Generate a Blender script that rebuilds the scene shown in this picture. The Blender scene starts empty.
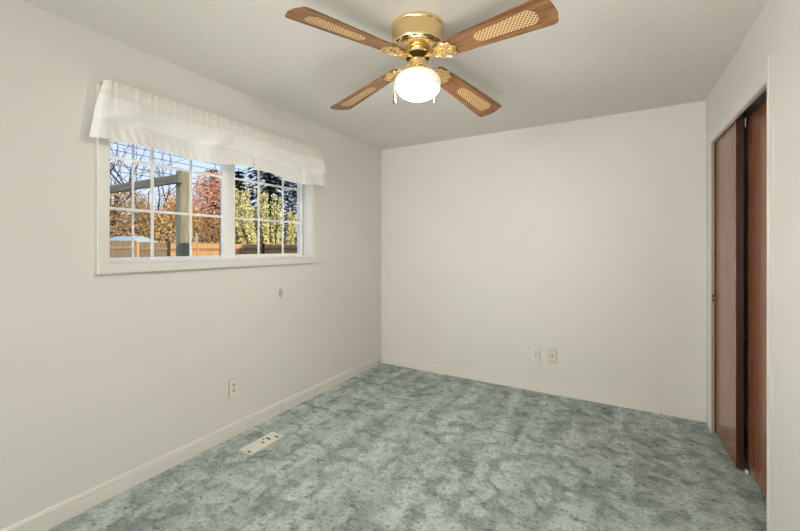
import bpy, bmesh, math, random
from mathutils import Vector, Matrix
random.seed(7)
R = math.radians
PI = math.pi
S = bpy.context.scene
COL = S.collection

# ------------------------------------------------------------------ camera
cam_d = bpy.data.cameras.new('camera')
cam_d.lens = 36.0 * 373.26 / 800.0
cam_d.sensor_width = 36.0
cam_d.shift_y = -18.5 / 800.0
cam_d.clip_start = 0.03
cam_d.clip_end = 300
cam = bpy.data.objects.new('camera', cam_d)
cam.location = (0, 0, 1.3278)
cam.rotation_euler = (R(90), 0, 0.520716)
COL.objects.link(cam)
S.camera = cam

# ------------------------------------------------------------------ sky, sun, lights, exposure
S.view_settings.view_transform = 'Standard'
S.view_settings.look = 'None'
S.view_settings.gamma = 1.0
S.view_settings.use_curve_mapping = False
S.view_settings.exposure = 0.03
W = bpy.data.worlds.new('sky')
S.world = W
W.use_nodes = True
wn = W.node_tree.nodes
wl = W.node_tree.links
bg = wn['Background']
wtc = wn.new('ShaderNodeTexCoord')
wsep = wn.new('ShaderNodeSeparateXYZ')
wramp = wn.new('ShaderNodeValToRGB')
we = wramp.color_ramp.elements
we.new(0.5)
for el, (p, c) in zip(we, ((0.0, (0.68, 0.78, 0.90, 1)), (0.30, (0.48, 0.65, 0.90, 1)), (1.0, (0.16, 0.32, 0.72, 1)))):
    el.position = p; el.color = c
wl.new(wtc.outputs['Generated'], wsep.inputs[0])
wl.new(wsep.outputs['Z'], wramp.inputs['Fac'])
wl.new(wramp.outputs['Color'], bg.inputs['Color'])
bg.inputs['Strength'].default_value = 1.25

sun_d = bpy.data.lights.new('sun', 'SUN')
sun_d.energy = 4.2
sun_d.color = (1.0, 0.90, 0.74)
sun_d.angle = R(0.6)
sun = bpy.data.objects.new('sun', sun_d)
sun.rotation_euler = Vector((-0.93, 0.30, -0.456)).to_track_quat('-Z', 'Y').to_euler()
COL.objects.link(sun)

def area(name, loc, target, sx, sy, power, col, spread=180):
    l = bpy.data.lights.new(name, 'AREA')
    l.shape = 'RECTANGLE'; l.size = sx; l.size_y = sy
    l.energy = power; l.color = col; l.spread = R(spread)
    o = bpy.data.objects.new(name, l)
    o.location = loc
    o.rotation_euler = (Vector(target) - Vector(loc)).to_track_quat('-Z', 'Y').to_euler()
    COL.objects.link(o)
    return o
area('fill_light_rear', (-1.7, -2.2, 1.45), (0.3, 3.0, 1.3), 1.8, 2.0, 66, (1.0, 0.99, 0.985))  # added fill light behind the camera to brighten the room
area('fill_light_up', (-0.1, -0.35, 0.4), (-0.6, 1.9, 2.44), 0.9, 0.7, 7.0, (1.0, 0.99, 0.985), 80)  # added fill aimed up to lift the ceiling, no fixture there

# ------------------------------------------------------------------ node helpers
def srgb(r, g, b):
    f = lambda c: ((c / 255) / 12.92 if c / 255 <= 0.04045 else ((c / 255 + 0.055) / 1.055) ** 2.4)
    return (f(r), f(g), f(b), 1)

class Mat:
    def __init__(s, name, col=(0.8, 0.8, 0.8, 1), rough=0.5, metal=0.0, spec=0.5):
        s.m = bpy.data.materials.new(name)
        s.m.use_nodes = True
        s.n = s.m.node_tree.nodes; s.l = s.m.node_tree.links
        s.b = s.n['Principled BSDF']; s.out = s.n['Material Output']
        s.b.inputs['Base Color'].default_value = col
        s.b.inputs['Roughness'].default_value = rough
        s.b.inputs['Metallic'].default_value = metal
        s.b.inputs['Specular IOR Level'].default_value = spec
        s.tc = None
    def add(s, t, **kw):
        n = s.n.new(t)
        for k, v in kw.items():
            if k in n.inputs: n.inputs[k].default_value = v
            else: setattr(n, k, v)
        return n
    def coord(s, scale=(1, 1, 1), rot=(0, 0, 0)):
        if s.tc is None: s.tc = s.n.new('ShaderNodeTexCoord')
        mp = s.n.new('ShaderNodeMapping')
        mp.inputs['Scale'].default_value = scale
        mp.inputs['Rotation'].default_value = rot
        s.l.new(s.tc.outputs['Object'], mp.inputs['Vector'])
        return mp.outputs['Vector']
    def noise(s, scale, detail=3, rough=0.5, map_scale=(1, 1, 1), rot=(0, 0, 0), dist=0.0):
        n = s.add('ShaderNodeTexNoise')
        n.inputs['Scale'].default_value = scale
        n.inputs['Detail'].default_value = detail
        n.inputs['Roughness'].default_value = rough
        n.inputs['Distortion'].default_value = dist
        s.l.new(s.coord(map_scale, rot), n.inputs['Vector'])
        return n.outputs['Fac']
    def ramp(s, fac, stops):
        r = s.n.new('ShaderNodeValToRGB')
        e = r.color_ramp.elements
        while len(e) < len(stops): e.new(0.5)
        for el, (p, c) in zip(e, stops):
            el.position = p; el.color = c
        s.l.new(fac, r.inputs['Fac'])
        return r.outputs['Color']
    def mix(s, fac, a, b, mode='MIX'):
        m = s.n.new('ShaderNodeMix'); m.data_type = 'RGBA'; m.blend_type = mode
        for sock, v in ((m.inputs[0], fac), (m.inputs[6], a), (m.inputs[7], b)):
            if isinstance(v, bpy.types.NodeSocket): s.l.new(v, sock)
            else: sock.default_value = v
        return m.outputs[2]
    def color(s, c): s.l.new(c, s.b.inputs['Base Color'])
    def bump(s, h, strength=0.3, dist=0.01):
        b = s.n.new('ShaderNodeBump')
        b.inputs['Strength'].default_value = strength
        b.inputs['Distance'].default_value = dist
        s.l.new(h, b.inputs['Height'])
        s.l.new(b.outputs['Normal'], s.b.inputs['Normal'])

def g(v): return (v, v, v, 1)

# ------------------------------------------------------------------ materials
M = {}
def plain(key, col, rough=0.5, metal=0.0, spec=0.5, var=0.04, scale=20, bump=0.0, bscale=200, bdist=0.002):
    m = Mat(key, col, rough, metal, spec)
    if var:
        m.color(m.ramp(m.noise(scale, 3), [(0.3, tuple(max(0, c * (1 - var)) for c in col[:3]) + (1,)),
                                           (0.7, tuple(min(1, c * (1 + var)) for c in col[:3]) + (1,))]))
    if bump: m.bump(m.noise(bscale, 2), bump, bdist)
    M[key] = m.m
    return m

plain('wall_paint', srgb(227.6, 224.4, 218.2), 0.55, var=0.012, scale=2.5, bump=0.12, bscale=180, bdist=0.001)
plain('trim_paint', srgb(231, 227, 219), 0.35, var=0.01, scale=6)
plain('vinyl', srgb(252, 251, 247), 0.3, var=0.008, scale=6)
plain('plastic_plate', srgb(238, 233, 222), 0.3, var=0.01)
plain('plastic_ivory', srgb(222, 214, 195), 0.35, var=0.02)
plain('dark_slot', srgb(45, 38, 30), 0.7, var=0.05)
plain('rust_red', srgb(120, 50, 40), 0.6, var=0.1)
plain('taupe_plug', srgb(196, 180, 164), 0.5, var=0.04, scale=60)
plain('screw_metal', srgb(190, 185, 170), 0.3, metal=1.0)
plain('vent_enamel', srgb(220, 219, 206), 0.35, var=0.03, scale=25)
plain('track_metal', srgb(150, 152, 145), 0.3, metal=0.9, var=0.05)
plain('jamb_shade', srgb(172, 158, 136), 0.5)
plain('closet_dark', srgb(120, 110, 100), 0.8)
plain('chain_metal', srgb(225, 205, 160), 0.3, metal=0.8, var=0.0)
plain('fob_wood', srgb(150, 88, 30), 0.35, var=0.1, scale=80)
plain('motor_dark', srgb(60, 42, 25), 0.4, metal=0.5, var=0.1)

# ceiling: sprayed knock-down texture
m = Mat('ceiling_texture', srgb(226, 222, 214), 0.75, spec=0.25)
n1 = m.noise(38, 5, 0.6, dist=0.6)
r1 = m.ramp(n1, [(0.42, g(0)), (0.58, g(1))])
m.bump(r1, 0.35, 0.003)
m.color(m.ramp(m.noise(1.2, 2), [(0.3, srgb(224, 220, 212)), (0.7, srgb(229, 225, 217))]))
M['ceiling'] = m.m

# brass
m = Mat('brass', (0.92, 0.72, 0.38, 1), 0.24, 1.0)
m.color(m.ramp(m.noise(14, 2), [(0.3, (0.90, 0.68, 0.34, 1)), (0.7, (0.94, 0.75, 0.42, 1))]))
M['brass'] = m.m
m = Mat('brass_filigree', (0.93, 0.74, 0.40, 1), 0.22, 1.0)
v = m.add('ShaderNodeTexVoronoi'); v.inputs['Scale'].default_value = 60
m.l.new(m.coord(), v.inputs['Vector'])
m.bump(v.outputs['Distance'], 0.35, 0.003)
M['filigree'] = m.m

# fan blade oak veneer (grain along local x)
m = Mat('blade_veneer', srgb(150, 100, 58), 0.42, spec=0.4)
gr = m.noise(9, 6, 0.6, (0.6, 9, 9), dist=0.9)
fine = m.noise(60, 3, 0.6, (0.5, 14, 14))
c1 = m.ramp(gr, [(0.34, srgb(84, 52, 28)), (0.46, srgb(134, 90, 54)), (0.64, srgb(166, 120, 78))])
c2 = m.ramp(fine, [(0.4, g(0.82)), (0.6, g(1.0))])
m.color(m.mix(1.0, c1, c2, 'MULTIPLY'))
M['veneer'] = m.m
# woven cane with its holes
m = Mat('cane_weave', srgb(224, 190, 138), 0.55)
v = m.add('ShaderNodeTexVoronoi'); v.inputs['Scale'].default_value = 80; v.inputs['Randomness'].default_value = 0.0
m.l.new(m.coord((1, 1, 0.0), (0, 0, R(45))), v.inputs['Vector'])
m.color(m.ramp(v.outputs['Distance'], [(0.30, srgb(122, 84, 46)), (0.42, srgb(226, 192, 140))]))
m.bump(v.outputs['Distance'], 0.4, 0.002)
M['cane'] = m.m

# closet door: glossy dark mahogany laminate, grain upright
m = Mat('door_laminate', srgb(110, 68, 46), 0.2, spec=0.6)
gr = m.noise(5, 6, 0.6, (12, 12, 0.55), dist=0.35)
m.color(m.ramp(gr, [(0.28, srgb(128, 78, 54)), (0.5, srgb(143, 91, 66)), (0.74, srgb(153, 102, 76))]))
M['door'] = m.m
m = Mat('door_edge', srgb(82, 46, 30), 0.35)
gr = m.noise(7, 5, 0.6, (10, 10, 0.5))
m.color(m.ramp(gr, [(0.3, srgb(54, 30, 20)), (0.7, srgb(80, 48, 34))]))
M['door_edge'] = m.m

# sculpted carpet, grey green with darker teal patches and vacuum tracks
m = Mat('carpet_pile', srgb(150, 168, 162), 0.95, spec=0.1)
big = m.noise(2.4, 5, 0.6, dist=0.3)
mid = m.noise(11.0, 9, 0.74, (1.0, 1.15, 1.0), dist=0.35)
fine = m.noise(52, 5, 0.8)
streak = m.noise(4.2, 2, 0.5, (1.5, 0.10, 1))
cb = m.ramp(big, [(0.32, srgb(178, 190, 184)), (0.50, srgb(204, 211, 206)), (0.64, srgb(224, 228, 224))])
cm = m.ramp(mid, [(0.34, srgb(104, 126, 116)), (0.43, srgb(166, 180, 172)), (0.52, srgb(200, 208, 203)), (0.64, srgb(224, 228, 224))])
c = m.mix(0.50, cb, cm)
cs = m.ramp(streak, [(0.49, g(0.94)), (0.56, g(1.13))])
c = m.mix(0.9, c, cs, 'MULTIPLY')
cf = m.ramp(fine, [(0.34, g(0.50)), (0.52, g(1.08))])
c = m.mix(0.85, c, cf, 'MULTIPLY')
crev = m.noise(23, 7, 0.68, (1, 1.2, 1), dist=0.25)
c = m.mix(0.9, c, m.ramp(crev, [(0.36, g(0.48)), (0.43, g(1.0)), (0.58, g(1.0)), (0.70, g(1.12))]), 'MULTIPLY')
v = m.add('ShaderNodeTexVoronoi'); v.inputs['Scale'].default_value = 13; v.feature = 'SMOOTH_F1'
wv = m.add('ShaderNodeTexNoise'); wv.inputs['Scale'].default_value = 6; wv.inputs['Detail'].default_value = 4
m.l.new(m.coord(), wv.inputs['Vector'])
mv = m.mix(0.22, m.coord(), wv.outputs['Color'])
m.l.new(mv, v.inputs['Vector'])
c = m.mix(0.8, c, m.ramp(v.outputs['Distance'], [(0.42, g(1.0)), (0.58, g(0.62))]), 'MULTIPLY')
c = m.mix(1.0, c, (0.955, 1.0, 0.985, 1), 'MULTIPLY')
m.color(c)
ad = m.add('ShaderNodeMath', operation='MULTIPLY_ADD')
m.l.new(v.outputs['Distance'], ad.inputs[0]); ad.inputs[1].default_value = -1.1
m.l.new(fine, ad.inputs[2])
ad2 = m.add('ShaderNodeMath', operation='ADD')
m.l.new(ad.outputs[0], ad2.inputs[0]); m.l.new(crev, ad2.inputs[1])
m.bump(ad2.outputs[0], 0.9, 0.02)
M['carpet'] = m.m

# valance cloth: diffuse + translucent
def cloth(key, col, trans):
    m = Mat(key, col, 0.9, spec=0.1)
    tr = m.add('ShaderNodeBsdfTranslucent'); tr.inputs['Color'].default_value = col
    mx = m.add('ShaderNodeMixShader'); mx.inputs['Fac'].default_value = trans
    w = m.add('ShaderNodeTexNoise'); w.inputs['Scale'].default_value = 900
    m.l.new(m.coord(), w.inputs['Vector'])
    m.bump(w.outputs['Fac'], 0.08, 0.0006)
    m.l.new(m.b.outputs[0], mx.inputs[1]); m.l.new(tr.outputs[0], mx.inputs[2])
    m.l.new(mx.outputs[0], m.out.inputs['Surface'])
    M[key] = m.m
cloth('voile', srgb(254, 252, 247), 0.20)
cloth('voile_double', srgb(234, 231, 223), 0.08)
cloth('voile_hem', srgb(243, 241, 234), 0.12)

# window glass
m = Mat('window_glass')
tr = m.add('ShaderNodeBsdfTransparent'); gl = m.add('ShaderNodeBsdfGlossy')
gl.inputs['Roughness'].default_value = 0.02
fr = m.add('ShaderNodeFresnel'); fr.inputs['IOR'].default_value = 1.06
mx = m.add('ShaderNodeMixShader')
m.l.new(fr.outputs[0], mx.inputs['Fac']); m.l.new(tr.outputs[0], mx.inputs[1]); m.l.new(gl.outputs[0], mx.inputs[2])
m.l.new(mx.outputs[0], m.out.inputs['Surface'])
M['glass'] = m.m

# opal glass of the fan lamp (a lit lamp): creamy shoulder, bright bowl under the bulb
m = Mat('opal_glass', (0.94, 0.88, 0.79, 1), 0.25)
m.b.inputs['Emission Color'].default_value = (1.0, 0.90, 0.76, 1)
m.b.inputs['Emission Strength'].default_value = 0.34
M['opal'] = m.m
m = Mat('opal_bowl', (1.0, 0.96, 0.90, 1), 0.25)
m.b.inputs['Emission Color'].default_value = (1.0, 0.955, 0.90, 1)
geo = m.add('ShaderNodeNewGeometry')
mu = m.add('ShaderNodeMath', operation='MULTIPLY_ADD')
m.l.new(geo.outputs['Backfacing'], mu.inputs[0]); mu.inputs[1].default_value = -150.0; mu.inputs[2].default_value = 150.0
m.l.new(mu.outputs[0], m.b.inputs['Emission Strength'])
M['opal_bowl'] = m.m
m = Mat('bulb_glow', (1, 1, 1, 1))
m.b.inputs['Emission Color'].default_value = (1.0, 0.93, 0.83, 1)
m.b.inputs['Emission Strength'].default_value = 4.0
M['bulb'] = m.m

# outdoors
def woody(key, a, b, sc=(14, 14, 0.6), scale=4):
    m = Mat(key, a, 0.85, spec=0.2)
    m.color(m.ramp(m.noise(scale, 5, 0.6, sc), [(0.3, a), (0.7, b)]))
    M[key] = m.m
woody('weathered_post', srgb(122, 116, 96), srgb(168, 160, 134), (9, 9, 0.7))
woody('weathered_beam', srgb(106, 102, 88), srgb(146, 140, 122), (0.7, 9, 9))
woody('fence_grey', srgb(112, 100, 80), srgb(158, 142, 114), (6, 7, 0.4))
woody('fence_cedar', srgb(190, 140, 92), srgb(224, 180, 126), (6, 7, 0.4))
woody('fence_rail', srgb(150, 112, 78), srgb(188, 146, 106), (6, 7, 0.4))
woody('bark', srgb(58, 44, 36), srgb(96, 76, 62), (6, 6, 2))
def leafy(key, cols, scale=3.0):
    m = Mat(key, cols[0], 0.8, spec=0.15)
    k = len(cols)
    m.color(m.ramp(m.noise(scale, 6, 0.9), [(0.30 + 0.40 * i / (k - 1), c) for i, c in enumerate(cols)]))
    M[key] = m.m
leafy('leaf_red', [srgb(150, 84, 62), srgb(208, 140, 110), srgb(228, 180, 148), srgb(196, 170, 116)], 9)
leafy('leaf_pink', [srgb(150, 96, 70), srgb(206, 150, 116), srgb(222, 186, 152)], 9)
leafy('leaf_gold', [srgb(126, 98, 58), srgb(212, 176, 122), srgb(238, 212, 160)], 9)
leafy('leaf_brown', [srgb(104, 82, 52), srgb(184, 150, 104), srgb(220, 188, 140)], 9)
leafy('leaf_yellow', [srgb(176, 158, 72), srgb(240, 230, 160), srgb(252, 248, 208)], 8)
leafy('leaf_fir', [srgb(26, 36, 26), srgb(48, 62, 44), srgb(78, 90, 64)])
plain('lawn_grass', srgb(110, 118, 70), 0.95, var=0.25, scale=3)
plain('wire_black', srgb(40, 40, 42), 0.6, var=0)
plain('roof_teal', srgb(176, 196, 200), 0.7, var=0.06, scale=5)
plain('siding_grey', srgb(180, 176, 165), 0.8)
plain('roof_shingle', srgb(90, 84, 78), 0.9)

# ------------------------------------------------------------------ mesh helpers
class MB:
    def __init__(s): s.v = []; s.f = []; s.smooth = False
    def box(s, x0, x1, y0, y1, z0, z1):
        i = len(s.v)
        s.v += [(x0, y0, z0), (x1, y0, z0), (x1, y1, z0), (x0, y1, z0), (x0, y0, z1), (x1, y0, z1), (x1, y1, z1), (x0, y1, z1)]
        s.f += [tuple(i + k for k in q) for q in ((0, 3, 2, 1), (4, 5, 6, 7), (0, 1, 5, 4), (1, 2, 6, 5), (2, 3, 7, 6), (3, 0, 4, 7))]
        return s
    def lathe(s, prof, n=48, cx=0, cy=0):
        i = len(s.v)
        for r, z in prof:
            for k in range(n):
                a = 2 * PI * k / n
                s.v.append((cx + r * math.cos(a), cy + r * math.sin(a), z))
        for j in range(len(prof) - 1):
            for k in range(n):
                k2 = (k + 1) % n
                s.f.append((i + j * n + k, i + j * n + k2, i + (j + 1) * n + k2, i + (j + 1) * n + k))
        s.smooth = True
        return s
    def tube(s, pts, rad, n=8, cap=True):
        pts = [Vector(p) for p in pts]
        if not hasattr(rad, '__len__'): rad = [rad] * len(pts)
        i = len(s.v)
        ref = None
        for j, p in enumerate(pts):
            t = (pts[min(j + 1, len(pts) - 1)] - pts[max(j - 1, 0)]).normalized()
            if ref is None:
                ref = Vector((0, 0, 1)) if abs(t.z) < 0.9 else Vector((1, 0, 0))
            u = t.cross(ref).normalized(); w = t.cross(u).normalized()
            ref = -u.cross(t).normalized() if False else ref
            for k in range(n):
                a = 2 * PI * k / n
                s.v.append(tuple(p + (u * math.cos(a) + w * math.sin(a)) * rad[j]))
        for j in range(len(pts) - 1):
            for k in range(n):
                k2 = (k + 1) % n
                s.f.append((i + j * n + k, i + j * n + k2, i + (j + 1) * n + k2, i + (j + 1) * n + k))
        if cap:
            s.f.append(tuple(i + k for k in range(n))[::-1])
            e = i + (len(pts) - 1) * n
            s.f.append(tuple(e + k for k in range(n)))
        s.smooth = True
        return s
    def prism(s, poly, z0, z1):
        """closed outline in xy extruded between z0 and z1"""
        i = len(s.v); n = len(poly)
        s.v += [(x, y, z0) for x, y in poly] + [(x, y, z1) for x, y in poly]
        s.f.append(tuple(i + k for k in range(n))[::-1])
        s.f.append(tuple(i + n + k for k in range(n)))
        for k in range(n):
            k2 = (k + 1) % n
            s.f.append((i + k, i + k2, i + n + k2, i + n + k))
        return s
    def extrude(s, prof, path0, path1):
        """profile of 3D offsets swept straight from path0 to path1"""
        i = len(s.v); n = len(prof)
        for P in (path0, path1):
            s.v += [(P[0] + a, P[1] + b, P[2] + c) for a, b, c in prof]
        for k in range(n):
            k2 = (k + 1) % n
            s.f.append((i + k, i + k2, i + n + k2, i + n + k))
        s.f.append(tuple(i + k for k in range(n))[::-1]); s.f.append(tuple(i + n + k for k in range(n)))
        return s
    def build(s, name, mat, parent=None, bevel=0.0, seg=2, loc=None, rot=None):
        me = bpy.data.meshes.new(name)
        me.from_pydata(s.v, [], s.f)
        bm = bmesh.new(); bm.from_mesh(me)
        bmesh.ops.recalc_face_normals(bm, faces=bm.faces)
        if bevel:
            ed = [e for e in bm.edges if len(e.link_faces) == 2 and e.calc_face_angle(0) > 0.6]
            bmesh.ops.bevel(bm, geom=ed, offset=bevel, segments=seg, affect='EDGES', clamp_overlap=True)
        bm.to_mesh(me); bm.free()
        me.materials.append(M[mat])
        o = bpy.data.objects.new(name, me)
        COL.objects.link(o)
        if s.smooth:
            for p in me.polygons: p.use_smooth = True
            if hasattr(me, 'set_sharp_from_angle'): me.set_sharp_from_angle(angle=R(38))
        if parent is not None: o.parent = parent
        if loc is not None: o.location = loc
        if rot is not None: o.rotation_euler = rot
        return o

def empty(name, loc=(0, 0, 0), rot=(0, 0, 0)):
    o = bpy.data.objects.new(name, None)
    o.location = loc; o.rotation_euler = rot; o.empty_display_size = 0.1
    COL.objects.link(o)
    return o
def tag(o, label, cat, group=None, kind=None):
    o['label'] = label; o['category'] = cat
    if group: o['group'] = group
    if kind: o['kind'] = kind
    return o
def struct(o, label=None, cat=None):
    o['kind'] = 'structure'
    if label: o['label'] = label
    if cat: o['category'] = cat
    return o

# ------------------------------------------------------------------ room shell
XL, YB, XR, H = -2.3203, 3.6145, 0.6037, 2.44
YN = -2.6
def place(o, origin):
    """give an object built in world coordinates its own origin"""
    o.data.transform(Matrix.Translation(-Vector(origin))); o.location = origin
    return o

fl = MB().box(XL - 0.10, 1.35, YN - 0.1, YB + 0.12, -0.12, 0.0)
struct(fl.build('floor', 'carpet'), 'sculpted grey green wall to wall carpet with vacuum tracks', 'carpet')
ce = MB().box(XL - 0.14, 1.35, YN - 0.1, YB + 0.12, H, H + 0.16)
struct(ce.build('ceiling', 'ceiling'), 'off white ceiling with sprayed knock-down texture', 'ceiling')

WY0, WY1, WZ0, WZ1 = 0.945, 2.465, 1.239, 2.12       # window opening
wl_ = MB()
wl_.box(XL - 0.14, XL, YN, WY0, 0, H).box(XL - 0.14, XL, WY1, YB, 0, H)
wl_.box(XL - 0.14, XL, WY0, WY1, 0, WZ0).box(XL - 0.14, XL, WY0, WY1, WZ1, H)
struct(wl_.build('wall_left', 'wall_paint'), 'cream painted wall holding the window', 'wall')
struct(MB().box(XL - 0.14, 1.35, YB, YB + 0.12, 0, H).build('wall_back', 'wall_paint'), 'plain cream painted wall facing the camera', 'wall')
OY0, OY1, OZ = 2.291, 3.435, 2.077                      # closet opening
WT = 0.018
wr = MB()
wr.box(XR, XR + 0.125, YN, OY0 - 0.045, 0, H)
wr.box(XR, XR + WT, OY1 + 0.004, YB, 0, H)
wr.box(XR, XR + WT, OY0 - 0.045, OY1 + 0.004, OZ + 0.004, H)
struct(wr.build('wall_right', 'wall_paint'), 'cream painted wall around the closet opening', 'wall')
struct(MB().box(XL - 0.14, 1.35, YN - 0.1, YN, 0, H).build('wall_near', 'wall_paint'), 'cream wall behind the camera', 'wall')
cl = MB()
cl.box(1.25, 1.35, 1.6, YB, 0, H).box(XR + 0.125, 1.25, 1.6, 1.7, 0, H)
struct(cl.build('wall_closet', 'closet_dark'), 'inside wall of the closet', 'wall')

# baseboards: a flat board with a double bead along its top
def bb_profile(ax):
    p = [(0, 0), (0.013, 0), (0.013, 0.066), (0.0085, 0.067), (0.0085, 0.070), (0.012, 0.0715), (0.012, 0.079), (0.007, 0.0805), (0.007, 0.0835), (0.009, 0.085), (0.006, 0.092), (0, 0.092)]
    if ax == 'L': return [(a, 0, z) for a, z in p]
    if ax == 'B': return [(0, -a, z) for a, z in p]
    if ax == 'R': return [(-a, 0, z) for a, z in p]
def baseboard(name, ax, a, b):
    o = MB().extrude(bb_profile(ax), a, b).build(name, 'trim_paint')
    return struct(o)
baseboard('baseboard_left', 'L', (XL, YN, 0), (XL, 2.123, 0))
baseboard('baseboard_left', 'L', (XL, 2.127, 0), (XL, YB, 0))
baseboard('baseboard_back', 'B', (XL, YB, 0), (0.3205, YB, 0))
baseboard('baseboard_back', 'B', (0.3275, YB, 0), (XR - 0.002, YB, 0))
baseboard('baseboard_right', 'R', (XR, YN, 0), (XR, OY0 - 0.07, 0))

# closet casing: flat boards nearly flush with the wall
t = MB().box(XR - 0.003, XR + 0.02, OY1, OY1 + 0.068, 0, OZ + 0.068)
struct(t.build('trim_1', 'trim_paint', bevel=0.001))
jl = MB().box(XR + 0.0015, XR + 0.0195, OY1 - 0.0012, OY1 - 0.0002, 0, OZ)  # thin added strip, its darker colour stands in for shade on the jamb
jo = jl.build('jamb_shade_strip', 'jamb_shade', bpy.data.objects['trim_1'])
for zz in (0.977, 0.947):
    MB().box(XR + 0.007, XR + 0.017, OY1 - 0.0020, OY1 - 0.0011, zz - 0.010, zz + 0.010).build('latch_hole', 'dark_slot', bpy.data.objects['trim_1'])
t = MB().box(XR - 0.0012, XR + 0.02, OY0 - 0.068, OY0 - 0.016, 0, 2.19).box(XR - 0.005, XR + 0.02, OY0 - 0.0155, OY0, 0, 2.19)
struct(t.build('trim_2', 'trim_paint', bevel=0.001))
t = MB().box(XR - 0.003, XR + 0.02, OY0 + 0.0005, OY1 - 0.0005, OZ, OZ + 0.068)
struct(t.build('trim_3', 'trim_paint', bevel=0.002))

# closet doors (two bypass sliders) and their track
def slab(name, x0, y0, y1, z1):
    e = struct(empty(name, (x0, (y0 + y1) / 2, 0.018)))
    w = (y1 - y0) / 2
    MB().box(0.0, 0.0345, -w + 0.0015, w - 0.0015, 0.0, z1 - 0.018).build('door_slab', 'door', e)
    ed = MB().box(0.0004, 0.0341, -w, -w + 0.0014, 0.0002, z1 - 0.0185)
    ed.build('edge_band', 'door_edge', e)
    return e, w
d1, w1 = slab('door_1', 0.6285, 2.918, 3.604, 2.12)
tag(d1, 'brown wooden sliding closet door in front, beside the far wall', 'closet door', kind='structure')
d2, w2 = slab('door_2', 0.6875, 2.252, 2.945, 2.12)
tag(d2, 'reddish brown sliding closet door behind, nearer the camera', 'closet door', kind='structure')
tr = MB()
tr.box(0.626, 0.73, 2.25, 3.61, 2.122, 2.132)
tr.box(0.626, 0.6275, 2.25, 3.61, 2.085, 2.122).box(0.674, 0.676, 2.25, 3.61, 2.085, 2.122).box(0.7285, 0.73, 2.25, 3.61, 2.085, 2.122)
to = tr.build('door_track', 'track_metal')
tag(to, 'grey metal sliding door track at the top of the closet opening', 'track')
gd = MB().box(0.668, 0.682, 2.904, 2.92, 0.0, 0.02).build('floor_guide', 'plastic_plate', bevel=0.002)
tag(gd, 'tiny white plastic guide at the foot of the closet doors', 'guide')
hg = MB().box(0.6645, 0.6675, 2.895, 2.899, 2.03, 2.085).build('hanger_bracket', 'plastic_plate', bevel=0.001)
tag(hg, 'small white bracket hanging at the top between the closet doors', 'bracket')

# ------------------------------------------------------------------ window
win = struct(empty('window_1', (XL, (WY0 + WY1) / 2, WZ0)), 'white vinyl sliding window with colonial grids', 'window')
WO = Vector(win.location)
def wpart(mb, name, mat, parent=win, bevel=0.0):
    mb.v = [tuple(Vector(p) - WO) for p in mb.v]
    return mb.build(name, mat, parent, bevel)
CW = 0.052
c = MB()
c.box(XL, XL + 0.018, WY0 - CW, WY0, WZ0, WZ1); wpart(c, 'side_casing', 'trim_paint', bevel=0.003)
c = MB()
c.box(XL, XL + 0.018, WY1, WY1 + CW, WZ0, WZ1); wpart(c, 'side_casing', 'trim_paint', bevel=0.003)
c = MB()
c.box(XL, XL + 0.019, WY0 - CW, WY1 + CW, WZ1, WZ1 + CW); wpart(c, 'head_casing', 'trim_paint', bevel=0.003)
c = MB()
c.box(XL, XL + 0.025, WY0 - CW, WY1 + CW, WZ0 - CW, WZ0); wpart(c, 'sill_casing', 'trim_paint', bevel=0.003)
f = MB()
def ring(mb, x0, x1, y0, y1, z0, z1, tl, tr_, tb, tt):
    mb.box(x0, x1, y0, y0 + tl, z0, z1).box(x0, x1, y1 - tr_, y1, z0, z1)
    mb.box(x0, x1, y0 + tl, y1 - tr_, z0, z0 + tb).box(x0, x1, y0 + tl, y1 - tr_, z1 - tt, z1)
ring(f, XL - 0.138, XL - 0.118, WY0 + 0.001, WY1 - 0.001, WZ0 + 0.001, WZ1 - 0.001, 0.028, 0.028, 0.028, 0.028)
f.box(XL - 0.12, XL - 0.02, WY0 + 0.001, WY1 - 0.001, WZ0 + 0.0005, WZ0 + 0.008)
f.box(XL - 0.12, XL - 0.10, WY1 - 0.014, WY1 - 0.0005, WZ0 + 0.008, WZ1 - 0.001)
wpart(f, 'window_frame', 'vinyl', bevel=0.002)
def sash(xc, y0, y1, z0, z1, tl, tr_, tb, tt, cols, rows, lab):
    s = MB(); ring(s, xc - 0.014, xc + 0.014, y0, y1, z0, z1, tl, tr_, tb, tt)
    so = wpart(s, 'sash', 'vinyl', bevel=0.003)
    so['label'] = lab
    s = MB().box(xc - 0.002, xc + 0.002, y0 + tl - 0.004, y1 - tr_ + 0.004, z0 + tb - 0.004, z1 - tt + 0.004)
    wpart(s, 'glass_pane', 'glass', so)
    for yy in cols:
        s = MB().box(xc + 0.002, xc + 0.008, yy - 0.008, yy + 0.008, z0 + tb, z1 - tt)
        wpart(s, 'muntin', 'vinyl', so)
    for zz in rows:
        s = MB().box(xc + 0.0021, xc + 0.0081, y0 + tl, y1 - tr_, zz - 0.008, zz + 0.008)
        wpart(s, 'muntin', 'vinyl', so)
    return so
s1 = sash(-2.385, 0.947, 1.701, 1.2475, 2.110, 0.02, 0.055, 0.0105, 0.03, (1.191, 1.424), (1.5385, 1.8185), 'inner sash on the left')
s2 = sash(-2.420, 1.702, 2.452, 1.2475, 2.110, 0.069, 0.020, 0.0255, 0.03, (1.985, 2.231), (1.541, 1.830), 'outer sash on the right')
s = MB().box(-2.4075, -2.401, 1.672, 1.697, 1.70, 1.79)
s = MB().box(-2.371, -2.3635, 1.665, 1.682, 1.66, 1.76); wpart(s, 'latch', 'vinyl', s1, 0.002)
s = MB().box(-2.437, -2.432, 1.108, 1.120, 1.262, 2.09); wpart(s, 'screen_stile', 'vinyl')

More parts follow.
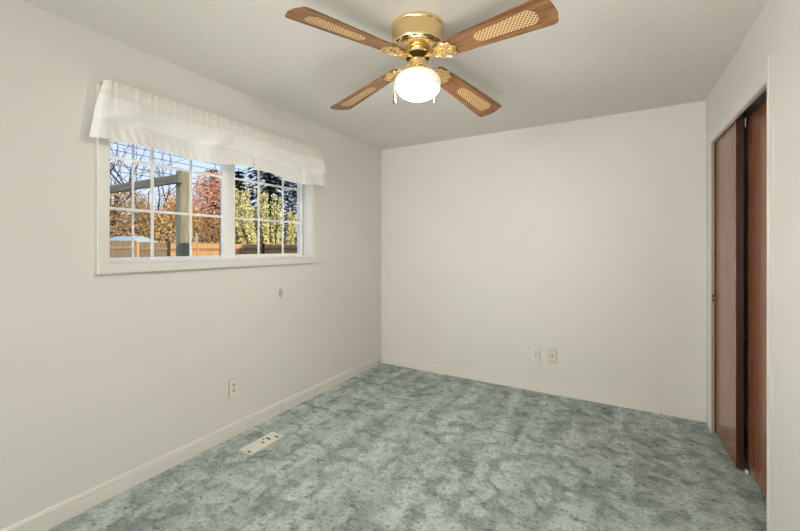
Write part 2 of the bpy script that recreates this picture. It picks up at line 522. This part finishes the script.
# ------------------------------------------------------------------ curtain rod and the two valances
rod = MB()
rx, rz = -2.236, 2.152
rod.tube([(XL + 0.004, 0.912, rz), (-2.262, 0.912, rz), (-2.247, 0.917, rz), (rx - 0.004, 0.93, rz), (rx - 0.004, 1.7, rz), (rx - 0.004, 2.50, rz), (-2.247, 2.518, rz), (-2.262, 2.523, rz), (XL + 0.004, 2.523, rz)], 0.006, 8)
ro = rod.build('curtain_rod', 'trim_paint')
tag(ro, 'slim white curtain rod bent back to the wall above the window', 'curtain rod')
for yy in (0.914, 2.523):
    MB().box(XL, XL + 0.006, yy - 0.008, yy + 0.008, rz - 0.02, rz + 0.03).build('rod_bracket', 'screw_metal', ro)

def valance(name, label, path, seams, phase, flare0, flare1):
    """path: plan points (x,y) along the cloth; v runs down"""
    L = [0.0]
    for a, b in zip(path, path[1:]): L.append(L[-1] + math.dist(a, b))
    tot = L[-1]
    def at(s):
        for i in range(len(L) - 1):
            if s <= L[i + 1] or i == len(L) - 2:
                k = (s - L[i]) / (L[i + 1] - L[i])
                a, b = path[i], path[i + 1]
                tx, ty = b[0] - a[0], b[1] - a[1]; n = math.hypot(tx, ty)
                return a[0] + tx * k, a[1] + ty * k, ty / n, -tx / n
    zt, z1, z2, zb = seams
    rnd = random.Random(phase)
    ph = [rnd.uniform(0, 6.28) for _ in range(14)]
    def wob(s, fs):
        return sum(math.sin(s * f + ph[i]) * a for i, (f, a) in enumerate(fs))
    nu = int(tot / 0.006)
    def sheet(za, zb_, nv, part):
        v, fc = [], []
        for i in range(nu + 1):
            s = tot * i / nu
            x, y, nx, ny = at(s)
            gath = wob(s, [(83, .35), (127, .5), (191, .45), (47, .25), (23, .3)])
            slow = wob(s, [(9, .6), (17, .5), (26, .35)])
            for j in range(nv + 1):
                z = za + (zb_ - za) * j / nv
                dn = (zt - z) / (zt - zb)                        # 0 top .. 1 bottom
                sag = 0.007 * wob(s, [(7, 1), (13, .7)])
                off = 0.004
                if part == 'header':
                    k = j / nv
                    off += 0.0030 * gath * (1 - 0.35 * k) + 0.006 * math.sin(PI * min(1, k * 1.15)) ** 2
                    z += (0.002 * gath * (1 - k) + sag * k)
                elif part == 'body':
                    k = j / nv
                    off += 0.0015 * gath * (1 - k) + slow * 0.016 * math.sin(PI * (0.15 + 0.85 * k) * 0.6) + 0.010 * k * wob(s + 0.25 * k, [(21, .7), (34, .6)]) + 0.012 * math.sin(PI * k)
                    z += sag
                else:
                    k = j / nv
                    r2 = wob(s + 0.35 * (1 - k) * 0.08, [(31, .5), (57, .35), (139, .3)])
                    off += slow * 0.016 * math.sin(PI * 0.6) + 0.010 * (1 - k) * wob(s + 0.25, [(21, .7), (34, .6)]) + 0.0075 * k * r2 + 0.004 + 0.010 * k
                    z += sag + 0.0015 * k * r2 + 0.007 * k * wob(s, [(6, .8), (11, .6)])
                e0 = max(0, 1 - s / 0.12) if flare0 else 0; e1 = max(0, 1 - (tot - s) / 0.06) if flare1 else 0
                off *= 1 - 0.85 * min(1, e0 * 1.5)
                yy = y + flare0 * e0 * ((1 - dn) ** 1.6 - 0.30 * 0.16 * max(0, dn - .70) * 4) + flare1 * e1 * dn ** 1.5
                xx = max(x + nx * off, XL + 0.022)
                v.append((xx, yy + ny * off, z))
        for i in range(nu):
            for j in range(nv):
                a = i * (nv + 1) + j
                fc.append((a, a + nv + 1, a + nv + 2, a + 1))
        mb = MB(); mb.v, mb.f, mb.smooth = v, fc, True
        return mb
    body = sheet(z1, z2, 10, 'body').build(name, 'voile')
    tag(body, label, 'valance', 'sheer valances over the window')
    sheet(zt, z1 + 0.0, 8, 'header').build('rod_pocket', 'voile_double', body)
    sheet(z2 + 0.004, zb, 8, 'hem').build('hem_ruffle', 'voile_hem', body)
    return body
fx = -2.238
valance('valance', 'left sheer white ruffled valance, the longer one, over the sliding sash',
        [(-2.296, 0.862), (-2.262, 0.866), (-2.246, 0.874), (fx, 0.892), (fx, 1.30), (fx + 0.007, 1.772)], (2.180, 2.100, 1.975, 1.872), 3, 0.05, 0.0)
valance('valance', 'right sheer white ruffled valance, the shorter one, over the fixed sash',
        [(fx - 0.001, 1.7745), (fx, 2.10), (fx, 2.512), (-2.246, 2.528), (-2.262, 2.534), (-2.296, 2.536)], (2.176, 2.098, 1.958, 1.860), 8, 0.0, 0.006)

# ------------------------------------------------------------------ ceiling fan
FX, FY = -0.862, 1.684
fan = empty('ceiling_fan', (FX, FY, H))
tag(fan, 'brass ceiling fan with four oak and cane blades and a lit opal globe', 'ceiling fan')
def lz(prof): return [(r, z - H) for r, z in prof]
hs = MB().lathe(lz([(0.0, 2.4395), (0.131, 2.4395), (0.134, 2.434), (0.133, 2.426), (0.128, 2.421), (0.1275, 2.412), (0.130, 2.408), (0.130, 2.352), (0.1315, 2.348), (0.1315, 2.343), (0.128, 2.337), (0.120, 2.324), (0.112, 2.319), (0.070, 2.317), (0.0, 2.317)]), 72)
ho = hs.build('motor_housing', 'brass', fan)
for k in range(16):
    a = 2 * PI * k / 16
    mb = MB().box(-0.003, 0.0035, -0.012, 0.012, -0.003, 0.003)
    sl = mb.build('vent_slot', 'dark_slot', ho, loc=(0.1265 * math.cos(a), 0.1265 * math.sin(a), 2.3325 - H), rot=(0, R(35), a))
MB().lathe(lz([(0.0, 2.3165), (0.066, 2.3165), (0.068, 2.312), (0.068, 2.298), (0.064, 2.294), (0.0, 2.294)]), 48).build('hub_ring', 'brass', fan)
MB().lathe(lz([(0.0, 2.2935), (0.056, 2.2935), (0.058, 2.288), (0.058, 2.279), (0.05, 2.276), (0.0, 2.276)]), 40).build('flywheel', 'motor_dark', fan)
MB().lathe(lz([(0.0, 2.2755), (0.034, 2.2755), (0.046, 2.271), (0.047, 2.264), (0.042, 2.260), (0.041, 2.246), (0.045, 2.242), (0.045, 2.232), (0.050, 2.226), (0.064, 2.220), (0.068, 2.214), (0.068, 2.202), (0.064, 2.199), (0.0, 2.199)]), 40).build('switch_housing', 'brass', fan)
for k in range(3):
    a = 2 * PI * k / 3 + 0.6
    th = MB().lathe([(0, 0), (0.0035, 0), (0.0035, 0.010), (0.007, 0.0105), (0.007, 0.017), (0, 0.018)], 12)
    th.build('thumb_screw', 'brass', fan, loc=(0.063 * math.cos(a), 0.063 * math.sin(a), 2.208 - H), rot=(0, R(90), a))
gl_ = MB().lathe(lz([(0.055, 2.210), (0.063, 2.2085), (0.080, 2.204), (0.096, 2.195), (0.108, 2.182), (0.1150, 2.168), (0.1168, 2.155), (0.115, 2.141), (0.109, 2.126), (0.105, 2.1195), (0.099, 2.111), (0.085, 2.099), (0.067, 2.089), (0.048, 2.083), (0.025, 2.079), (0.0, 2.078)]), 56)
go = gl_.build('lamp_globe', 'opal', fan)
go['label'] = 'lit opal glass globe'
go.data.materials.append(M['opal_bowl'])   # the bowl half glows
for p in go.data.polygons:
    if p.center.z < 2.1265 - H: p.material_index = 1
MB().lathe(lz([(0, 2.099), (0.012, 2.1005), (0.022, 2.107), (0.028, 2.118), (0.028, 2.130), (0.022, 2.144), (0.014, 2.157), (0.013, 2.187), (0, 2.187)]), 20).build('light_bulb', 'bulb', fan)

# blades: outline along local +x from the hub
def blade_outline():
    up = [(0.125, 0.036), (0.135, 0.046), (0.152, 0.0525), (0.25, 0.0575), (0.40, 0.0665), (0.55, 0.0745), (0.640, 0.0790), (0.660, 0.0798), (0.674, 0.0785), (0.683, 0.075), (0.6885, 0.069), (0.690, 0.062), (0.692, 0.053), (0.697, 0.042), (0.701, 0.028), (0.702, 0.012), (0.702, 0.0)]
    return up + [(x, -y) for x, y in up[-2::-1]]
def cane_outline():
    h0, h1, x0, x1 = 0.029, 0.042, 0.345, 0.632
    return [(x0, h0 * .45), (x0 + .012, h0 * .85), (x0 + .03, h0), (x1 - .03, h1), (x1 - .012, h1 * .85), (x1, h1 * .45),
            (x1, -h1 * .45), (x1 - .012, -h1 * .85), (x1 - .03, -h1), (x0 + .03, -h0), (x0 + .012, -h0 * .85), (x0, -h0 * .45)]
def iron_mesh():
    mb = MB()
    # scalloped leaf plate under the blade root
    pts = []
    for k in range(72):
        a = 2 * PI * k / 72
        rr = 1 + 0.075 * math.cos(9 * a)
        ex = 0.066 * math.cos(a); ey = 0.050 * math.sin(a) * (1 - 0.22 * math.cos(a) * -1)
        pts.append((0.172 + ex * rr, ey * rr))
    mb.prism(pts, -0.0085, -0.0035)
    # raised rim and a central leaf vein
    rim = [(x, y, -0.0095) for x, y in [(0.172 + (px - 0.172) * 0.93, py * 0.93) for px, py in pts[::2]]]
    mb.tube(rim + rim[:1], 0.0035, 6, False)
    mb.tube([(0.115, 0, -0.009), (0.15, 0, -0.012), (0.19, 0, -0.012), (0.222, 0, -0.009)], [0.006, 0.007, 0.005, 0.002], 8)
    for sgn in (-1, 1):
        for x0, ln in ((0.135, 0.026), (0.155, 0.030), (0.178, 0.027), (0.198, 0.018)):
            mb.tube([(x0, 0, -0.010), (x0 + ln * .5, sgn * ln * .7, -0.0115), (x0 + ln * .75, sgn * ln * 1.15, -0.0095)], [0.004, 0.0035, 0.0015], 6)
    return mb
PITCH, DROOP, Z0 = R(-12), R(5.0), 2.279
bmesh_blade = bmesh_cane = bmesh_iron = bmesh_arm = None
for k in range(4):
    ang = R(-16.1 + 90 * k)
    DROOP = R((5.0, 8.0, 5.8, 5.0)[k])
    rot = (Matrix.Rotation(ang, 4, 'Z') @ Matrix.Rotation(DROOP, 4, 'Y') @ Matrix.Rotation(PITCH, 4, 'X'))
    mtx = Matrix.Translation((0, 0, Z0 - H)) @ rot
    if k == 0:
        b = MB().prism(blade_outline(), -0.0028, 0.0028).build('blade', 'veneer', fan, bevel=0.0012)
        ci = MB().prism(cane_outline(), -0.0042, -0.0026).build('cane_insert', 'cane', b)
        ir = iron_mesh().build('blade_iron', 'filigree', fan)
        am = MB().tube([(0.046, 0, 0.006), (0.070, 0, 0.004), (0.095, 0, -0.004), (0.125, 0, -0.008)], [0.009, 0.010, 0.010, 0.008], 10).build('iron_arm', 'brass', ir)
        for xx, yy in ((0.158, 0.02), (0.158, -0.02), (0.203, 0.0)):
            MB().lathe([(0, -0.0145), (0.004, -0.014), (0.005, -0.0115), (0.005, -0.007), (0, -0.007)], 12).build('screw', 'brass', ir, loc=(xx, yy, 0))
        kids_b, kids_i = list(b.children), list(ir.children)
        nb, ni = b, ir
    else:
        nb = b.copy(); COL.objects.link(nb); nb.parent = fan
        for ch in kids_b:
            q = ch.copy(); COL.objects.link(q); q.parent = nb
        ni = ir.copy(); COL.objects.link(ni); ni.parent = fan
        for ch in kids_i:
            q = ch.copy(); COL.objects.link(q); q.parent = ni
    nb.matrix_local = mtx; ni.matrix_local = mtx

# pull chains (one with a wooden fob, the other thin and pale); camera-right and camera-forward in plan
cr, cf_ = Vector((0.8675, 0.4974, 0)), Vector((-0.4974, 0.8675, 0))
def chain(dx, dz, zend):
    d = cr * dx + cf_ * dz
    u = d.normalized()
    return [tuple(u * 0.042 + Vector((0, 0, 2.262 - H))), tuple(u * 0.075 + Vector((0, 0, 2.246 - H))), tuple(u * 0.108 + Vector((0, 0, 2.206 - H))), tuple(d + Vector((0, 0, 2.165 - H))), tuple(d + Vector((0, 0, zend - H)))], d
pc, d = chain(-0.118, -0.035, 2.088)
o = MB().tube(pc, 0.0011, 6).build('pull_chain', 'chain_metal', fan)
MB().lathe([(0.0015, 0.052), (0.004, 0.050), (0.0065, 0.036), (0.0085, 0.016), (0.0085, 0.006), (0.005, 0.0), (0.0, 0.0)], 16).build('chain_fob', 'fob_wood', o, loc=tuple(d + Vector((0, 0, 2.037 - H))))
pc, d = chain(0.090, 0.080, 2.062)
MB().tube(pc, 0.0012, 6).build('pull_chain', 'plastic_plate', fan)

# ------------------------------------------------------------------ outlets, plates, vent, wall plug
def outlet(name, label, loc, rz):
    e = empty(name, loc, (0, 0, rz)); tag(e, label, 'electrical outlet', 'electrical outlets')
    # local: plate in xz facing -y
    MB().box(-0.036, 0.036, -0.006, 0, -0.059, 0.059).build('cover_plate', 'plastic_plate', e, bevel=0.003)
    for zz in (0.0195, -0.0195):
        pts = [(0.0165 * math.cos(a) , max(-0.0125, min(0.0125, 0.0165 * math.sin(a)))) for a in [2 * PI * k / 32 for k in range(32)]]
        mb = MB().prism(pts, 0, 0.0022)
        r = mb.build('receptacle', 'plastic_ivory', e, loc=(0, -0.0058, zz), rot=(R(90), 0, 0))
        MB().box(-0.0075, -0.0050, -0.0026, -0.0018, -0.004, 0.006).box(0.0048, 0.0072, -0.0026, -0.0018, -0.003, 0.005).box(-0.0025, 0.0025, -0.0026, -0.0018, -0.010, -0.0055).build('slots', 'dark_slot', e, loc=(0, -0.0064, zz))
    MB().lathe([(0, 0.002), (0.002, 0.0018), (0.003, 0), (0, 0)], 12).build('screw', 'screw_metal', e, loc=(0, -0.006, 0), rot=(R(90), 0, 0))
    return e
outlet('electrical_outlet', 'ivory duplex outlet below the window on the left wall', (XL, 1.692, 0.342), R(90))
outlet('electrical_outlet', 'white duplex outlet on the far wall, left of the coax plate', (-0.626, YB, 0.341), 0)
e = tag(empty('coax_plate', (-0.485, YB, 0.344)), 'ivory wall plate with one round coax socket on the far wall', 'wall plate')
MB().box(-0.036, 0.036, -0.006, 0, -0.059, 0.059).build('cover_plate', 'plastic_ivory', e, bevel=0.003)
MB().lathe([(0, 0.010), (0.0035, 0.010), (0.0035, 0.0025), (0.0065, 0.0025), (0.0065, 0), (0, 0)], 16).build('coax_socket', 'motor_dark', e, loc=(0, -0.006, 0.002), rot=(R(90), 0, 0))
for zz in (0.042, -0.042):
    MB().lathe([(0, 0.0015), (0.003, 0.0012), (0.0035, 0), (0, 0)], 12).build('screw', 'screw_metal', e, loc=(0, -0.006, zz), rot=(R(90), 0, 0))
pl = MB(); pl.lathe([(0.0, 0.0035), (0.012, 0.0032), (0.019, 0.002), (0.021, 0.0), (0.0, 0.0)], 32)
po = pl.build('wall_plug', 'taupe_plug', None, loc=(XL, 2.122, 0.960), rot=(0, R(90), 0)); po.scale = (1.75, 1.0, 1.0)
tag(po, 'small oval taupe plug on the wall under the right of the window', 'wall plug')
e = tag(empty('phone_jack', (XL + 0.013, 3.50, 0.045)), 'tiny cream jack with dark red socket on the baseboard near the corner', 'wall jack')
MB().box(0, 0.018, -0.028, 0.028, -0.028, 0.032).build('jack_body', 'plastic_plate', e, bevel=0.004)
MB().box(0.0175, 0.0195, -0.012, 0.012, -0.020, 0.000).build('socket', 'rust_red', e)

# floor vent: low plate with broken-out louvre slots
vx0, vx1, vy0, vy1 = -2.122, -2.000, 1.588, 1.863
e = tag(empty('floor_vent', ((vx0 + vx1) / 2, (vy0 + vy1) / 2, 0.0)), 'cream metal floor vent cover set in the carpet beside the left baseboard', 'floor vent')
hw, hl = (vx1 - vx0) / 2, (vy1 - vy0) / 2
MB().box(-hw, hw, -hl, hl, 0.0, 0.009).build('vent_plate', 'vent_enamel', e, bevel=0.003)
for xx, yy, wx, wy in ((0.025, 0.098, 0.016, 0.013), (-0.004, 0.052, 0.022, 0.014), (-0.030, 0.032, 0.008, 0.012), (0.004, 0.000, 0.012, 0.012), (0.022, -0.122, 0.016, 0.011)):
    MB().box(xx - wx, xx + wx, yy - wy * .5, yy + wy * .5, 0.0086, 0.0096).build('vent_opening', 'dark_slot', e, bevel=0.0003)

# ------------------------------------------------------------------ outdoors
GZ = -0.45
struct(MB().box(-60, XL - 0.14, -30, 60, GZ - 0.2, GZ).build('ground', 'lawn_grass'), 'lawn behind the house', 'lawn')
# unseen house block and roof, added to cast shade on the fence's right
hwg = MB().box(-2.2, 7.0, 5.2, 25.5, GZ, 4.5)
ho_ = hwg.build('wall_shade_caster', 'siding_grey'); struct(ho_)
rf = MB()
rf.extrude([(0, 2.74, 4.5), (0, 26, 4.5), (0, 26, 8.15), (0, 7.95, 8.15)], (-2.4, 0, 0), (7.0, 0, 0))  # outline shaped for the slanting shadow edge on the fence
struct(rf.build('roof', 'roof_shingle'))

# pergola at the window
pg = tag(empty('pergola', (-5.0, 2.884, GZ)), 'weathered grey timber pergola post and beam outside the window', 'pergola')
MB().box(-0.062, 0.062, -0.062, 0.062, 0, 2.24 - GZ + 0.10).build('post', 'weathered_post', pg, bevel=0.006)
MB().box(-3.3, 0.10, -0.115, -0.064, 2.165 - GZ, 2.275 - GZ).build('beam', 'weathered_beam', pg, bevel=0.004)
MB().box(-3.25, -3.13, -0.062, 0.062, 0, 2.16 - GZ).build('post', 'weathered_post', pg, bevel=0.006)

# fence
FXc = -16.0
fe = tag(empty('wooden_fence', (FXc, 8.0, GZ)), 'wooden board fence across the back of the yard', 'fence')
ys = [2.4, 3.7, 5.0, 6.3, 7.45, 8.62, 9.86, 10.98, 12.13, 13.4, 14.7, 16.0, 17.3, 18.6, 19.9]
for i, (a, b_) in enumerate(zip(ys, ys[1:])):
    mb = MB()
    top = (1.60, 1.56, 1.52, 1.49, 1.49)[max(0, min(i - 2, 4))]
    n = max(6, int((b_ - a) / 0.14)); w = (b_ - a) / n
    for k in range(n):
        dz = random.uniform(-.012, .012)
        mb.box(-0.010 + random.uniform(-.003, .003), 0.010, a - 8 + k * w + 0.003, a - 8 + (k + 1) * w - 0.003, 0.04, top - GZ + dz)
    mb.build('board_panel', 'fence_grey' if i < 5 else 'fence_cedar', fe)
    for zz in (0.35, top - GZ - 0.30):
        MB().box(0.011, 0.05, a - 8, b_ - 8, zz, zz + 0.085).build('rail', 'fence_rail', fe)
for i, a in enumerate(ys):
    MB().box(0.012, 0.10, a - 8 - 0.045, a - 8 + 0.045, 0, 1.55 - GZ - (0.03 if i > 6 else 0)).build('post', 'fence_cedar' if i % 2 == 0 else 'bark', fe)

# a low shed roof beyond the fence
sh = tag(empty('garden_shed', (-17.25, 7.8, GZ)), 'shed with pale blue roof peeking over the left of the fence', 'shed')
MB().box(-0.9, 0.9, -0.85, 0.85, 0, 1.80).build('wall', 'siding_grey', sh)
MB().extrude([(0, -0.98, 1.80), (0, 0.98, 1.80), (0, -0.1, 2.22)], (-1.1, 0, 0), (1.1, 0, 0)).build('roof', 'roof_teal', sh)
tag(MB().tube([(-17.5, 10.75, GZ), (-17.5, 10.75, 2.0)], 0.05, 8).build('yard_pole', 'siding_grey'), 'thin grey pole rising behind the fence', 'pole')

# overhead wires
for zz, sag, lab in ((4.72, 0.05, 'topmost of the four dark overhead wires crossing the sky'), (4.50, 0.06, 'second overhead wire from the top, close under the topmost'),
                     (4.06, 0.10, 'third overhead wire from the top, below the wide gap'), (3.84, 0.08, 'lowest of the four dark overhead wires')):
    pts = [(-14.0, -4 + t_ * 34, zz - sag * math.sin(PI * t_)) for t_ in [k / 16 for k in range(17)]]
    o = MB().tube(pts, 0.010, 5).build('overhead_wire', 'wire_black')
    tag(o, lab, 'wire', 'overhead wires')

# vegetation
def limb(mb, p, d, ln, r, depth, rnd, tips, spread=0.6, up=0.15):
    pts = [Vector(p)]; rad = [r]
    d = Vector(d).normalized()
    n = 4
    for k in range(n):
        d = (d + Vector((rnd.uniform(-.22, .22), rnd.uniform(-.22, .22), rnd.uniform(-.15, .2) + up * .2))).normalized()
        pts.append(pts[-1] + d * ln / n); rad.append(r * (1 - 0.55 * (k + 1) / n))
    mb.tube(pts, rad, 5, False)
    tips.append(pts[-1])
    if depth == 0: return
    for k in range(rnd.randint(2, 4)):
        q = pts[rnd.randint(1, n)]
        nd = d + Vector((rnd.uniform(-1, 1), rnd.uniform(-1, 1), rnd.uniform(-.4, .8))) * spread
        limb(mb, q, nd, ln * rnd.uniform(.5, .75), r * .45, depth - 1, rnd, tips, spread, up)
def leaves(blobs, n, size, rnd, stretch=1.0):
    """leaf cards filling ellipsoids (cx,cy,cz,rx,ry,rz)"""
    v, f = [], []
    vol = [b[3] * b[4] * b[5] for b in blobs]; tv = sum(vol)
    for b, q in zip(blobs, vol):
        for _ in range(int(n * q / tv) + 1):
            while True:
                u = [rnd.uniform(-1, 1) for _ in range(3)]
                s2 = u[0] ** 2 + u[1] ** 2 + u[2] ** 2
                if s2 < 1 and s2 > rnd.random() ** 2 * .8: break
            c = Vector((b[0] + u[0] * b[3], b[1] + u[1] * b[4], b[2] + u[2] * b[5]))
            a = Vector((rnd.gauss(0, 1), rnd.gauss(0, 1), rnd.gauss(0, 1) * .8)).normalized()
            w = a.cross(Vector((rnd.gauss(0, 1), rnd.gauss(0, 1), rnd.gauss(0, 1)))).normalized()
            s_ = size * rnd.uniform(.6, 1.3)
            a *= s_ * stretch; w *= s_ * .55
            i = len(v)
            v += [tuple(c - a), tuple(c + w), tuple(c + a), tuple(c - w)]
            f.append((i, i + 1, i + 2, i + 3))
    mb = MB(); mb.v, mb.f = v, f
    return mb
def raw(mb, name, mat, parent):
    me = bpy.data.meshes.new(name); me.from_pydata(mb.v, [], mb.f)
    me.materials.append(M[mat])
    o = bpy.data.objects.new(name, me); COL.objects.link(o); o.parent = parent
    return o
def tree(name, label, cat, loc, h, r, depth, mat, blobs, n, size, seed, group=None, spread=.6, lean=(0, 0), stretch=1.0):
    rnd = random.Random(seed)
    e = tag(empty(name, loc), label, cat, group)
    mb = MB(); tips = []
    limb(mb, (0, 0, 0), (lean[0], lean[1], 1), h * .5, r, depth, rnd, tips, spread)
    mb.build('trunk', 'bark', e)
    if n:
        if blobs is None:
            blobs = [(t_.x, t_.y, t_.z, .5, .5, .4) for t_ in tips if t_.z > h * .3]
        raw(leaves(blobs, n, size, rnd, stretch), 'foliage', mat, e)
    return e
# bare tree to the left, red maple in the middle, golden shrubs along the fence
tree('bare_tree', 'nearly bare dark tree spreading branches at the left of the window', 'tree', (-19.5, 7.2, GZ), 9.5, .13, 4, 'leaf_pink', None, 150, .05, 11, spread=.8, lean=(.1, .35))
tree('bare_tree', 'nearly bare thin tree behind the pergola beam', 'tree', (-22.5, 11.4, GZ), 10, .12, 4, 'leaf_pink', None, 260, .05, 21, spread=.85, lean=(0, -.2))
tree('maple_tree', 'red and orange autumn maple right of the pergola post', 'tree', (-19.5, 12.6, GZ), 6.6, .15, 3, 'leaf_red',
     [(0, .2, 3.8, 1.4, 1.6, 1.7), (.2, 1.1, 3.0, 1.0, 1.1, 1.2), (0, -1.1, 3.3, 1.0, 1.0, 1.3), (0, .3, 5.2, .9, 1.0, .9), (0, -1.8, 4.2, .6, .7, .6)], 7500, .07, 5)
tree('cherry_tree', 'sparse pinkish leaved tree left of the pergola post', 'tree', (-20.5, 10.4, GZ), 6.0, .12, 3, 'leaf_pink',
     [(0, 0, 2.9, 1.2, 1.3, .9), (0, -1.0, 2.4, 1.0, 1.0, .7), (0, .8, 3.6, .8, .8, .7)], 1800, .07, 6)
SH = [(-19.3, 6.4, 4.3, 1.2, 'leaf_gold', 'golden brown shrub over the fence at the left edge of the window'),
      (-19.4, 8.7, 3.9, 1.2, 'leaf_brown', 'brown shrub above the fence behind the shed roof'),
      (-19.0, 10.8, 3.8, 1.1, 'leaf_gold', 'golden shrub above the fence left of the pergola post'),
      (-18.8, 12.2, 3.0, 1.1, 'leaf_brown', 'olive brown shrub under the red maple'),
      (-18.6, 13.7, 3.3, 1.1, 'leaf_gold', 'tan shrub above the fence beside the window mullion'),
      (-20.2, 15.4, 3.9, 1.2, 'leaf_brown', 'brown leafy shrub left of the pale yellow bush')]
for i, (x, y, h, r, mt, lab) in enumerate(SH):
    tree('shrub', lab, 'shrub', (x, y, GZ), h, .05, 3, mt, [(0, 0, h * .62 + .25, .9, r, h * .48), (0, .5 * r, h * .5, .7, r * .7, h * .45), (0, -.5 * r, h * .55, .7, r * .7, h * .42)], 8000, .065, 30 + i, 'shrubs along the fence')
# pale yellow bush of upright leafy shoots
rnd = random.Random(4)
e = tag(empty('yellow_bush', (-17.6, 15.4, GZ)), 'pale yellow green bush of upright shoots in the right sash', 'bush')
sm, blobs = MB(), []
for k in range(110):
    y0 = rnd.uniform(-2.2, 2.4); x0 = rnd.uniform(-.6, .6)
    hh = (5.35 - 0.26 * abs(y0 + .9) ** 1.6) * rnd.uniform(.72, 1.05)
    tp = Vector((x0 * 1.4 + rnd.uniform(-.1, .1), y0 * 1.35 + rnd.uniform(-.15, .15), hh))
    sm.tube([(x0 * .3, y0 * .4, 0), (x0 * .8, y0 * .9, hh * .5), tuple(tp)], [.025, .018, .006], 5, False)
    for q in range(7):
        t_ = .30 + .1 * q
        p_ = Vector((x0 * .5, y0 * .6, 0)).lerp(tp, t_)
        blobs.append((p_.x, p_.y, p_.z, .075, .075, .30))
sm.build('stems', 'bark', e)
raw(leaves(blobs, 11000, .065, rnd, 1.2), 'foliage', 'leaf_yellow', e)
# conifers
def fir(label, loc, h, wd, seed, z0=.08):
    rnd = random.Random(seed)
    e = tag(empty('fir_tree', loc), label, 'tree', 'dark firs behind the yard')
    MB().tube([(0, 0, 0), (0, 0, h)], [.22, .03], 8, False).build('trunk', 'bark', e)
    v, f = [], []
    nlev = int(h / .42)
    for k in range(nlev):
        z = h * (z0 + (1 - z0) * k / nlev)
        rr = wd * (1 - (k / nlev)) ** .8 + .12
        for q in range(17):
            a = q * 2 * PI / 17 + rnd.uniform(-.25, .25) + k
            l_ = rr * rnd.uniform(.65, 1.1)
            nseg = 15
            for s_ in range(nseg):
                t_ = (s_ + rnd.random()) / nseg
                c = Vector((math.cos(a) * l_ * t_, math.sin(a) * l_ * t_, z - .30 * l_ * t_ ** 1.6 + rnd.uniform(-.05, .05)))
                d_ = Vector((math.cos(a + rnd.uniform(-.8, .8)), math.sin(a + rnd.uniform(-.8, .8)), rnd.uniform(-.5, .15))) * (.36 * rnd.uniform(.6, 1.2))
                w = Vector((-d_.y, d_.x, rnd.uniform(-.1, .1))) * .42
                i = len(v)
                v += [tuple(c - d_ * .3), tuple(c + w), tuple(c + d_), tuple(c - w)]
                f.append((i, i + 1, i + 2, i + 3))
    mb = MB(); mb.v, mb.f = v, f
    raw(mb, 'foliage', 'leaf_fir', e)
    return e
fir('tall dark fir behind the middle of the right sash', (-26, 22.6, GZ), 14.0, 4.4, 1)
fir('tall dark fir at the right end of the right sash', (-27, 28.0, GZ), 14.0, 4.6, 2)
fir('narrow fir beside the window mullion', (-34, 25.4, GZ), 10.0, 2.0, 3)
fir('distant fir peeking above the red maple', (-38, 25.2, GZ), 10.5, 1.8, 4)
